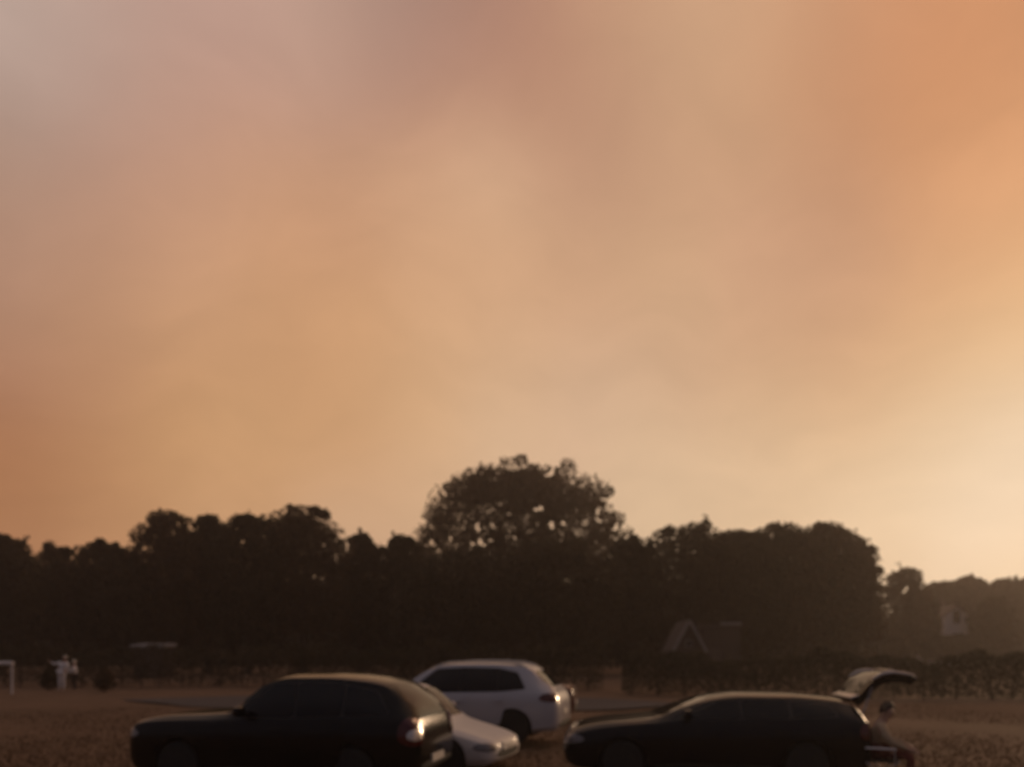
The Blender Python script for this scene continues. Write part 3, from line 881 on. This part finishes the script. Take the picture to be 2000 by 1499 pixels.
P_SUV = [[(1.86, 1.10), (2.72, 1.11), (2.72, 1.58), (2.33, 1.56)], [(2.76, 1.11), (3.46, 1.13), (3.46, 1.57), (2.76, 1.585)], [(3.50, 1.14), (4.16, 1.18), (3.94, 1.46), (3.50, 1.55)]]
D_SUV = [[(1.50, .38), (2.66, .38), (2.66, 1.06), (1.50, 1.02)], [(2.68, .38), (3.42, .42), (3.55, .85), (3.55, 1.08), (2.68, 1.06)]]
W_SUV = [(-.66, 1.17), (.66, 1.17), (.58, 1.56), (-.58, 1.56)]
RW_SUV = [(-.56, 1.22), (.56, 1.22), (.50, 1.54), (-.50, 1.54)]
T_SUV = dict(u=4.42, out=[(-.16, .76), (.24, .72), (.26, .95), (.20, 1.11), (-.08, 1.12)], clear=[[(-.03, .81), (.24, .80), (.24, .96), (0, .97)], [(.07, 1.04), (.16, 1.04), (.16, 1.10), (.07, 1.10)]])
H_SUV = dict(u=0.15, out=[(-.22, .76), (.20, .70), (.22, .86), (-.12, .90)])
NOSE = 0.13   # this one has a longer bonnet
mv = lambda pp: [[(u_ + NOSE, z_) for u_, z_ in p_] for p_ in pp]
K_LONG = [((k[0] + NOSE) if k[0] > 0.7 else k[0] * (1 + NOSE * 0.5),) + k[1:] for k in K_SUV]
T_LONG = dict(T_SUV); T_LONG['u'] = T_SUV['u'] + NOSE
hd_ = Vector((math.cos(R(167)), math.sin(R(167)), 0)) * NOSE / 2
build_car('parked_car', 'dark SUV with red tail light in the left foreground, its tail before the white bonnet', (-3.35 + hd_.x, 11.51 + hd_.y, 0), R(180 - 13), 4.6 + NOSE, 1.84, K_LONG, (0.98, 3.75), 0.35,
          M['black_paint'], mv(P_SUV), W_SUV, RW_SUV, T_LONG, H_SUV, mv(D_SUV), mirror=(2.08, 1.13), trim=[[(1.45, .24), (3.1, .24), (3.1, .36), (1.45, .36)]], rails=None, plate=.44)

# ---- silver white SUV in the middle
K_SIL = [(u + (0.12 if 3.5 < u < 4.15 else 0), zt * 1.0 + (0.03 if zt > 1.3 else 0.02), zb, wt, w, z0) for (u, zt, zb, wt, w, z0) in K_SIL0]
K_SIL = [(k[0] + (0.06 if k[0] > 3.9 else 0),) + k[1:] for k in K_SIL]
P_SIL = [[(1.36, 1.08), (2.50, 1.11), (2.50, 1.59), (2.0, 1.565)], [(2.53, 1.11), (3.34, 1.13), (3.34, 1.585), (2.53, 1.595)], [(3.37, 1.13), (3.94, 1.19), (3.74, 1.50), (3.37, 1.58)]]
T_SIL = dict(u=4.5, out=[(-.28, .92), (.20, .90), (.20, 1.06), (-.16, 1.10)], clear=[[(.08, .95), (.16, .95), (.16, 1.02), (.08, 1.03)]])
build_car('parked_car', 'silver white SUV with roof rails standing in the middle of the picture', (-1.10, 16.75, 0.05), R(180 - 14), 4.66, 1.86, K_SIL, (0.94, 3.70), 0.36,
          M['silver_paint'], P_SIL, W_SUV, RW_SUV, T_SIL, H_SUV, D_SUV, mirror=(1.5, 1.11), trim=[[(1.45, .24), (3.1, .24), (3.1, .38), (1.45, .38)]], rails=(1.85, 3.95, .58, .045))

# ---- white hatchback between them, nose to the right
K_HAT = [(0.0, .50, .45, .60, .70, .28), (.06, .59, .53, .72, .84, .23), (.2, .65, .59, .80, .94, .19), (.55, .75, .68, .85, .985, .17), (1.02, .88, .81, .85, 1.0, .17),
         (1.4, 1.22, .88, .80, 1.0, .18), (1.78, 1.48, .94, .74, 1.0, .18), (2.2, 1.55, .96, .73, 1.0, .18), (2.9, 1.53, .98, .72, 1.0, .18), (3.4, 1.45, 1.0, .70, .99, .2),
         (3.68, 1.22, .99, .70, .97, .24), (3.86, 1.04, .95, .72, .93, .28), (3.97, .86, .80, .68, .84, .32), (4.0, .74, .70, .64, .78, .36)]
P_HAT = [[(1.42, .97), (2.26, 1.0), (2.26, 1.42), (1.94, 1.40)], [(2.33, 1.0), (3.05, 1.02), (3.05, 1.37), (2.33, 1.40)]]
D_HAT = [[(1.28, .34), (2.29, .34), (2.29, .96), (1.28, .93)], [(2.31, .34), (2.95, .38), (3.10, .75), (3.10, .98), (2.31, .96)]]
T_HAT = dict(u=3.85, out=[(-.18, .72), (.18, .70), (.18, .92), (-.12, .94)])
H_HAT = dict(u=0.14, out=[(-.24, .47), (.22, .42), (.22, .54), (-.12, .59)])
build_car('parked_car', 'white car showing only its sloping bonnet, between the two SUVs', (-1.95, 13.5, -0.06), R(-20), 4.0, 1.72, K_HAT, (0.80, 3.35), 0.31,
          M['white_paint'], P_HAT, [(-.62, .94), (.62, .94), (.54, 1.43), (-.54, 1.43)], [(-.52, 1.06), (.52, 1.06), (.46, 1.36), (-.46, 1.36)], T_HAT, H_HAT, D_HAT, mirror=(1.5, 1.0),
          trim=[[(1.2, .2), (2.8, .2), (2.8, .3), (1.2, .3)]], grille=[(-.50, .30), (.50, .30), (.46, .44), (-.46, .44)])

# ---- dark estate car with its tailgate up, right foreground
K_EST = [(0.0, .66, .60, .62, .72, .32), (.07, .76, .69, .74, .86, .26), (.22, .84, .77, .82, .95, .20), (.6, .92, .85, .86, .985, .18), (1.36, 1.00, .93, .86, 1.0, .18),
         (1.86, 1.19, .95, .78, 1.0, .18), (2.34, 1.34, .96, .72, 1.0, .18), (2.75, 1.385, .97, .71, 1.0, .18), (3.4, 1.38, .99, .70, 1.0, .18), (4.05, 1.335, 1.0, .69, .99, .2),
         (4.35, 1.285, 1.01, .68, .98, .22), (4.47, 1.20, 1.0, .69, .965, .24), (4.56, 1.05, .96, .72, .94, .28), (4.61, .85, .80, .70, .88, .32), (4.63, .70, .66, .66, .80, .36)]
P_EST = [[(1.78, 1.0), (2.70, 1.01), (2.70, 1.28), (2.42, 1.265)], [(2.74, 1.01), (3.42, 1.03), (3.42, 1.275), (2.74, 1.285)], [(3.47, 1.035), (4.12, 1.06), (4.02, 1.21), (3.47, 1.27)]]
D_EST = [[(1.52, .34), (2.63, .34), (2.63, .97), (1.52, .94)], [(2.65, .34), (3.30, .38), (3.44, .75), (3.44, .99), (2.65, .97)]]
T_EST = dict(u=4.5, out=[(-.14, .72), (.10, .70), (.12, .92), (-.08, .98)])
H_EST = dict(u=0.15, out=[(-.24, .62), (.22, .57), (.22, .70), (-.12, .76)])
EST_L, EST_RZ = 4.63, R(180 - 7)
est, est_bvh, est_body = build_car('parked_car', 'dark estate car with its tailgate raised, in the right foreground', (3.21, 12.15, 0), EST_RZ, EST_L, 1.80, K_EST, (0.92, 3.66), 0.33,
          M['navy_paint'], P_EST, [(-.64, 1.03), (.64, 1.03), (.56, 1.29), (-.56, 1.29)], None, T_EST, H_EST, D_EST, mirror=(1.9, 1.03), cut=((-2.1, 0, .97), (1.5, 1.12, .60), .04),
          trim=[[(1.4, .2), (3.15, .2), (3.15, .32), (1.4, .32)]], plate=0.52)
# the raised tailgate, hinged at the end of the roof: profile runs from the hinge outwards (r, z), u_ metres behind the roof end
tg_prof = [(0.0, 0.0, .48), (.08, .08, .50), (.17, .20, .52), (.27, .32, .55), (.40, .40, .58), (.56, .425, .60), (.72, .405, .60), (.86, .385, .58), (.90, .34, .56)]
hx, hz_ = EST_L / 2 - 4.44, 1.27
v, f = [], []
for (r_, z_, w_) in tg_prof:
    for t_ in (-1, -.8, -.4, 0, .4, .8, 1):
        v.append((hx - r_, t_ * w_, hz_ + z_ + 0.03 * (1 - abs(t_) ** 3)))
nn_ = 7
for i in range(len(tg_prof) - 1):
    for k in range(nn_ - 1):
        f.append((i * nn_ + k, i * nn_ + k + 1, (i + 1) * nn_ + k + 1, (i + 1) * nn_ + k))
bm = bmesh.new(); me = pydata('tg', v, f); bm.from_mesh(me); bpy.data.meshes.remove(me)
bmesh.ops.recalc_face_normals(bm, faces=bm.faces)
if sum(fc.normal.z for fc in bm.faces) < 0: bmesh.ops.reverse_faces(bm, faces=bm.faces)
bmesh.ops.solidify(bm, geom=list(bm.faces), thickness=0.12)
tg = obj('tailgate', bm, M['navy_paint'], est, sm=40); tg['label'] = 'raised dark tailgate'
v, f = [], []
for (r_, z_, w_) in [(.08, .08, .40), (.17, .20, .42), (.26, .31, .44)]:
    for t_ in (-1, -.5, 0, .5, 1):
        v.append((hx - r_ - .004, t_ * w_, hz_ + z_ + 0.033))
for i in range(2):
    for k in range(4): f.append((i * 5 + k, i * 5 + k + 1, (i + 1) * 5 + k + 1, (i + 1) * 5 + k))
obj('tailgate_window', pydata('tgw', v, f), M['glass'], tg, sm=40)
obj('tailgate_spoiler', box((hx - .06, 0, hz_ + .075), (.20, .96, .035), .012, Matrix.Rotation(R(20), 3, 'Y')), M['rail'], tg, sm=40)
obj('tailgate_handle', box((hx - .62, 0, hz_ + .46), (.10, .60, .05), .015), M['rail'], tg, sm=40)  # handle in pale metal, which also stands in for the sky-lit panel top
for s in (-1, 1):
    obj('tailgate_highlight', tube([(hx - r_, s * w_ * .97, hz_ + z_ + .022) for (r_, z_, w_) in tg_prof[3:8]], [.015, .03, .034, .03, .015], 8), M['rail'], tg, sm=40)  # added pale strips, standing in for the sky highlight along the panel edges
obj('tailgate_lower_edge', tube([(hx - .90, -.5, hz_ + .37), (hx - .92, 0, hz_ + .385), (hx - .90, .5, hz_ + .37)], .022, 8), M['rail'], tg, sm=40)
for s in (-1, 1):
    obj('gas_strut', tube([(hx - .08, s * .56, hz_ - .32), (hx - .28, s * .52, hz_ + .26)], [.014, .009], 8), M['chrome'], est)
obj('boot_sill', box((-EST_L / 2 + .07, 0, .665), (.10, 1.10, .03), .01), M['rail'], est)
obj('boot_floor_carpet', box((-1.95, 0, .685), (.95, 1.05, .02), .006), M['interior'], est)

# ---- dark red saloon further back, its boot showing past the silver SUV
K_SAL = [(0.0, .62, .56, .62, .72, .32), (.07, .72, .66, .74, .86, .26), (.22, .80, .74, .82, .95, .20), (.6, .88, .82, .86, .985, .18), (1.25, .97, .90, .86, 1.0, .18),
         (1.75, 1.22, .93, .78, 1.0, .18), (2.15, 1.38, .94, .72, 1.0, .18), (2.6, 1.42, .95, .71, 1.0, .18), (3.1, 1.38, .97, .70, 1.0, .18), (3.7, 1.10, .99, .80, .99, .2),
         (3.85, 1.07, 1.0, .82, .98, .2), (4.3, 1.05, .98, .80, .95, .24), (4.44, .98, .92, .76, .90, .28), (4.5, .78, .74, .7, .80, .34)]
P_SAL = [[(1.66, .98), (2.55, .99), (2.55, 1.33), (2.24, 1.32)], [(2.62, .99), (3.42, 1.0), (3.12, 1.29), (2.62, 1.33)]]
D_SAL = [[(1.52, .34), (2.58, .34), (2.58, .94), (1.52, .91)], [(2.60, .34), (3.20, .38), (3.36, .72), (3.36, .96), (2.60, .94)]]
T_SAL = dict(u=4.38, out=[(-.20, .76), (.18, .74), (.18, .92), (-.16, .95)], clear=[[(.02, .78), (.12, .78), (.12, .84), (.02, .84)]])
build_car('parked_car', 'dark red saloon mostly hidden behind the silver white SUV, only its boot end showing', (-.42, 21.2, 0.02), R(180 - 9), 4.5, 1.78, K_SAL, (0.90, 3.55), 0.32,
          M['red_paint'], P_SAL, [(-.64, 1.0), (.64, 1.0), (.56, 1.33), (-.56, 1.33)], [(-.58, 1.12), (.58, 1.12), (.52, 1.33), (-.52, 1.33)], T_SAL, H_EST, D_SAL, mirror=(1.78, 1.0), plate=0.5)


# ================================================================== people
def skin_mesh(name, verts, edges, rads, root_i=0, sub=1):
    me = bpy.data.meshes.new(name); me.from_pydata([tuple(v_) for v_ in verts], edges, []); me.update()
    o = bpy.data.objects.new(name, me); COL.objects.link(o)
    o.modifiers.new('s', 'SKIN')
    sv = me.skin_vertices[0].data
    for i, r_ in enumerate(rads):
        sv[i].radius = (r_, r_) if not isinstance(r_, tuple) else r_
        sv[i].use_root = (i == root_i)
    sb = o.modifiers.new('u', 'SUBSURF'); sb.levels = sub; sb.render_levels = sub
    dg = bpy.context.evaluated_depsgraph_get()
    nm = bpy.data.meshes.new_from_object(o.evaluated_get(dg))
    bpy.data.objects.remove(o); bpy.data.meshes.remove(me)
    nm.polygons.foreach_set('use_smooth', [True] * len(nm.polygons))
    return nm


def person(label, loc, rz, J, top_m, leg_m, hair_m, face=Vector((1, 0, 0)), group=None, long_sleeve=True):
    """J: joints in local metres, +X is the way the person faces"""
    root = empty('person', loc, rz); tag(root, label, 'person', group)
    J = {k: Vector(v_) for k, v_ in J.items()}
    V, E, Rr = [], [], []
    def add(p, r_, prev=None):
        V.append(Vector(p)); Rr.append(r_)
        if prev is not None: E.append((prev, len(V) - 1))
        return len(V) - 1
    up = (J['headtop'] - J['neck']).normalized()
    fwd = (face - up * face.dot(up)).normalized(); sdv = up.cross(fwd)
    pel = add(J['pelvis'], .135); wai = add((J['pelvis'] * .5 + J['chest'] * .5), .125, pel); chs = add(J['chest'], .145, wai)
    nk = add(J['neck'], .055, chs); h1 = add(J['neck'] + up * .10 + fwd * .02, .075, nk); h2 = add(J['neck'] + up * .17 + fwd * .015, .088, h1); h3 = add(J['headtop'] - up * .06, .07, h2)
    add(J['neck'] + up * .115 + fwd * .105, .016, h1)                     # nose
    for s, k in ((1, 'L'), (-1, 'R')):
        add(J['neck'] + up * .12 + sdv * s * .088, .018, h1)                # ears
        sh_ = add(J['sh' + k], .062, chs); el = add(J['el' + k], .045, sh_); wr_ = add(J['wr' + k], .028, el)
        hd = (J['wr' + k] - J['el' + k]).normalized()
        sd = hd.cross(fwd); sd = sd.normalized() if sd.length > .1 else sdv.copy()
        pn = sd.cross(hd).normalized()
        pm = add(J['wr' + k] + hd * .065, .034, wr_)
        for i_, (ln, of) in enumerate(((.062, -.030), (.072, -.010), (.068, .011), (.052, .030))):
            b0 = J['wr' + k] + hd * .092 + sd * of
            f0 = add(b0, .0095, pm); f1 = add(b0 + hd * ln * .55 + pn * .012, .0088, f0); add(b0 + hd * ln * .85 + pn * .035, .0078, f1)
        t0 = add(J['wr' + k] + hd * .05 - sd * .042 + pn * .01, .011, pm); add(J['wr' + k] + hd * .085 - sd * .062 + pn * .03, .009, t0)
        hp = add(J['hip' + k], .095, pel); kn = add(J['kn' + k], .06, hp); an_ = add(J['an' + k], .042, kn); add(J['toe' + k], .036, an_)
    obj('body', skin_mesh('body', V, E, Rr, pel), M['skin'], root)
    # top
    V, E, Rr = [], [], []
    pel = add(J['pelvis'] + (J['chest'] - J['pelvis']) * .08, .160); wai = add(J['pelvis'] * .5 + J['chest'] * .5, .150, pel); chs = add(J['chest'], .168, wai)
    add(J['neck'] - up * .035, .075, chs)
    for k in 'LR':
        sh_ = add(J['sh' + k], .078, chs); el = add(J['el' + k], .060, sh_)
        add(J['el' + k].lerp(J['wr' + k], .92 if long_sleeve else .1), .044, el)
    obj('jacket' if long_sleeve else 'shirt', skin_mesh('jacket', V, E, Rr, pel), top_m, root)
    V, E, Rr = [], [], []
    pel = add(J['pelvis'], .152)
    for k in 'LR':
        hp = add(J['hip' + k], .108, pel); kn = add(J['kn' + k], .074, hp); add(J['kn' + k].lerp(J['an' + k], .93), .058, kn)
    obj('trousers', skin_mesh('trousers', V, E, Rr, pel), leg_m, root)
    for k in 'LR':
        V, E, Rr = [], [], []
        a_ = add(J['an' + k] + Vector((-.03, 0, -.02)), .045); b_ = add(J['an' + k].lerp(J['toe' + k], .5) + Vector((0, 0, -.005)), .046, a_); add(J['toe' + k] + (J['toe' + k] - J['an' + k]) * .1, .040, b_)
        obj('shoe', skin_mesh('shoe', V, E, Rr, 0), M['shoe'], root)
    # hair, a cap of hair over the back and top of the head
    bm = bmesh.new(); bmesh.ops.create_uvsphere(bm, u_segments=20, v_segments=14, radius=1)
    rotm = Matrix((fwd, sdv, up)).transposed()
    c = J['neck'] + up * .175 + fwd * .005
    dele = [v_ for v_ in bm.verts if (v_.co.x > .35 and v_.co.z < .38) or v_.co.z < -.75]
    bmesh.ops.delete(bm, geom=dele, context='VERTS')
    for v_ in bm.verts:
        j_ = 1 + .05 * math.sin(v_.co.x * 9 + v_.co.z * 7)
        v_.co = rotm @ Vector((v_.co.x * .108 * j_, v_.co.y * .094 * j_, v_.co.z * .118 * j_)) + c
    bmesh.ops.solidify(bm, geom=list(bm.faces), thickness=-.008)
    obj('hair', bm, hair_m, root, sm=60)
    for s in (-1, 1):
        bm = bmesh.new(); bmesh.ops.create_uvsphere(bm, u_segments=8, v_segments=6, radius=.011)
        bmesh.ops.translate(bm, verts=bm.verts, vec=J['neck'] + up * .145 + fwd * .092 + sdv * s * .034)
        obj('eye', bm, M['eye'], root, sm=60)
    obj('mouth', box(J['neck'] + up * .072 + fwd * .093, (.012, .046, .010), .003, rotm), M['red_cloth'], root)
    return root


# joints are listed for someone facing +X, left = +Y
STAND = dict(pelvis=(0, 0, .93), chest=(.0, 0, 1.26), neck=(.01, 0, 1.44), headtop=(.02, 0, 1.70), shL=(0, .18, 1.36), elL=(-.02, .24, 1.09), wrL=(.08, .22, .86), shR=(0, -.18, 1.36), elR=(-.02, -.24, 1.09),
             wrR=(.08, -.22, .86), hipL=(0, .095, .90), knL=(.02, .10, .49), anL=(0, .11, .08), toeL=(.15, .13, .045), hipR=(0, -.095, .90), knR=(.02, -.10, .49), anR=(-.02, -.11, .08), toeR=(.13, -.13, .045))
P1 = dict(STAND)   # leaning to the left of the picture, one arm lifted
P1.update(chest=(0, .07, 1.24), neck=(0, .13, 1.42), headtop=(0, .20, 1.67), shL=(0, .24, 1.33), elL=(.03, .34, 1.12), wrL=(.16, .28, 1.0), shR=(0, -.10, 1.36), elR=(.04, -.33, 1.28), wrR=(.06, -.50, 1.40))
Yp = 36.0
person('person all in pale clothes, leaning, with one arm held out, at the left field edge', ((121 - 1000) / 1444 * Yp, Yp, 0), R(-90), P1, M['white_cloth'], M['white_cloth'], M['grey_hair'], group='people at the field edge')
P2 = dict(STAND); P2.update(elL=(.12, .22, 1.12), wrL=(.30, .12, 1.16), elR=(.12, -.22, 1.12), wrR=(.30, -.10, 1.18))
person('person with a pale top and dark trousers, right behind the leaning pale person', ((146 - 1000) / 1444 * 37.6, 37.6, -.26), R(200), P2, M['white_cloth'], M['dark_cloth'], M['grey_hair'], group='people at the field edge')

# goal frame at the left edge
gy = 33.5
gx = (24 - 1000) / 1444 * gy
gf = empty('goal_frame', (gx, gy, 0)); tag(gf, 'white goal frame of posts and top bar cut by the left edge', 'goal frame')
obj('post', tube([(0, 0, -.05), (0, 0, 1.36)], .05, 12), M['white_post'], gf, sm=50)
obj('post', tube([(-2.4, 0, -.05), (-2.4, 0, 1.36)], .05, 12), M['white_post'], gf, sm=50)
obj('crossbar', tube([(-2.45, 0, 1.38), (.05, 0, 1.38)], .095, 12), M['white_post'], gf, sm=50)

# person sitting on a low camp chair behind the open boot
cx_, cy_, crz = 5.60, 11.2, R(-28)
cc = empty('camp_chair', (cx_, cy_, 0), crz); tag(cc, 'low folding camp chair with a pale frame behind the open tailgate', 'camp chair')
for s in (-1, 1):
    obj('leg', tube([(-.24, s * .27, 0), (.24, s * .27, .42)], .014, 8), M['rail'], cc, sm=50)
    obj('leg', tube([(.24, s * .27, 0), (-.22, s * .27, .40), (-.36, s * .27, .84)], .014, 8), M['rail'], cc, sm=50)
    obj('armrest', box((-.03, s * .28, .60), (.46, .055, .03), .01), M['white_cloth'], cc, sm=50)
    obj('arm_post', tube([(.18, s * .28, .37), (.18, s * .28, .59)], .012, 8), M['rail'], cc, sm=50)
sb_ = bmesh.new()
add_box(sb_, (0, 0, .40), (.46, .52, .025), .01)
obj('seat', sb_, M['dark_cloth'], cc, sm=50)
obj('backrest', box((-.295, 0, .64), (.025, .52, .36), .01, Matrix.Rotation(R(-17), 3, 'Y')), M['dark_cloth'], cc, sm=50)
SIT = dict(pelvis=(-.08, 0, .56), chest=(-.04, 0, .84), neck=(.02, 0, 1.00), headtop=(.10, 0, 1.25), shL=(-.02, .20, .92), elL=(.10, .29, .70), wrL=(.33, .21, .62), shR=(-.02, -.20, .92), elR=(.12, -.29, .70), wrR=(.36, -.20, .60),
           hipL=(-.04, .10, .53), knL=(.38, .19, .50), anL=(.40, .20, .09), toeL=(.56, .23, .045), hipR=(-.04, -.10, .53), knR=(.40, -.20, .50), anR=(.36, -.20, .09), toeR=(.52, -.24, .045))
person('person in tan jacket and dark red trousers sitting behind the open tailgate', (cx_, cy_, 0), crz, SIT, M['tan_cloth'], M['red_cloth'], M['brown_hair'], face=Vector((1, -.35, -.15)))
# pale bag on the boot floor next to the person
bl = Matrix.Rotation(EST_RZ, 3, 'Z') @ Vector((-EST_L / 2 + .38, -.32, .70)) + Vector((3.21, 12.15, 0))
bg = empty('bag', bl, EST_RZ); tag(bg, 'small pale bag lying in the open boot of the dark estate car', 'bag')
obj('bag_body', box((0, 0, .13), (.30, .22, .26), .05), M['tan_cloth'], bg, sm=50)
obj('strap', tube([(-.09, 0, .24), (-.06, 0, .34), (.06, 0, .34), (.09, 0, .24)], .012, 8), M['dark_cloth'], bg, sm=50)

# ================================================================== evening haze
hm = bpy.data.materials.new('haze'); hm.use_nodes = True
t = hm.node_tree; t.nodes.clear()
pv = t.nodes.new('ShaderNodeVolumePrincipled'); pv.inputs['Color'].default_value = (0.95, 0.88, 0.82, 1); pv.inputs['Density'].default_value = 0.0012; pv.inputs['Anisotropy'].default_value = 0.6
oo = t.nodes.new('ShaderNodeOutputMaterial'); t.links.new(pv.outputs[0], oo.inputs['Volume'])
hz = obj('haze', box((0, 60, 13.5), (330, 330, 29.0)), hm)
tag(hz, kind='stuff')
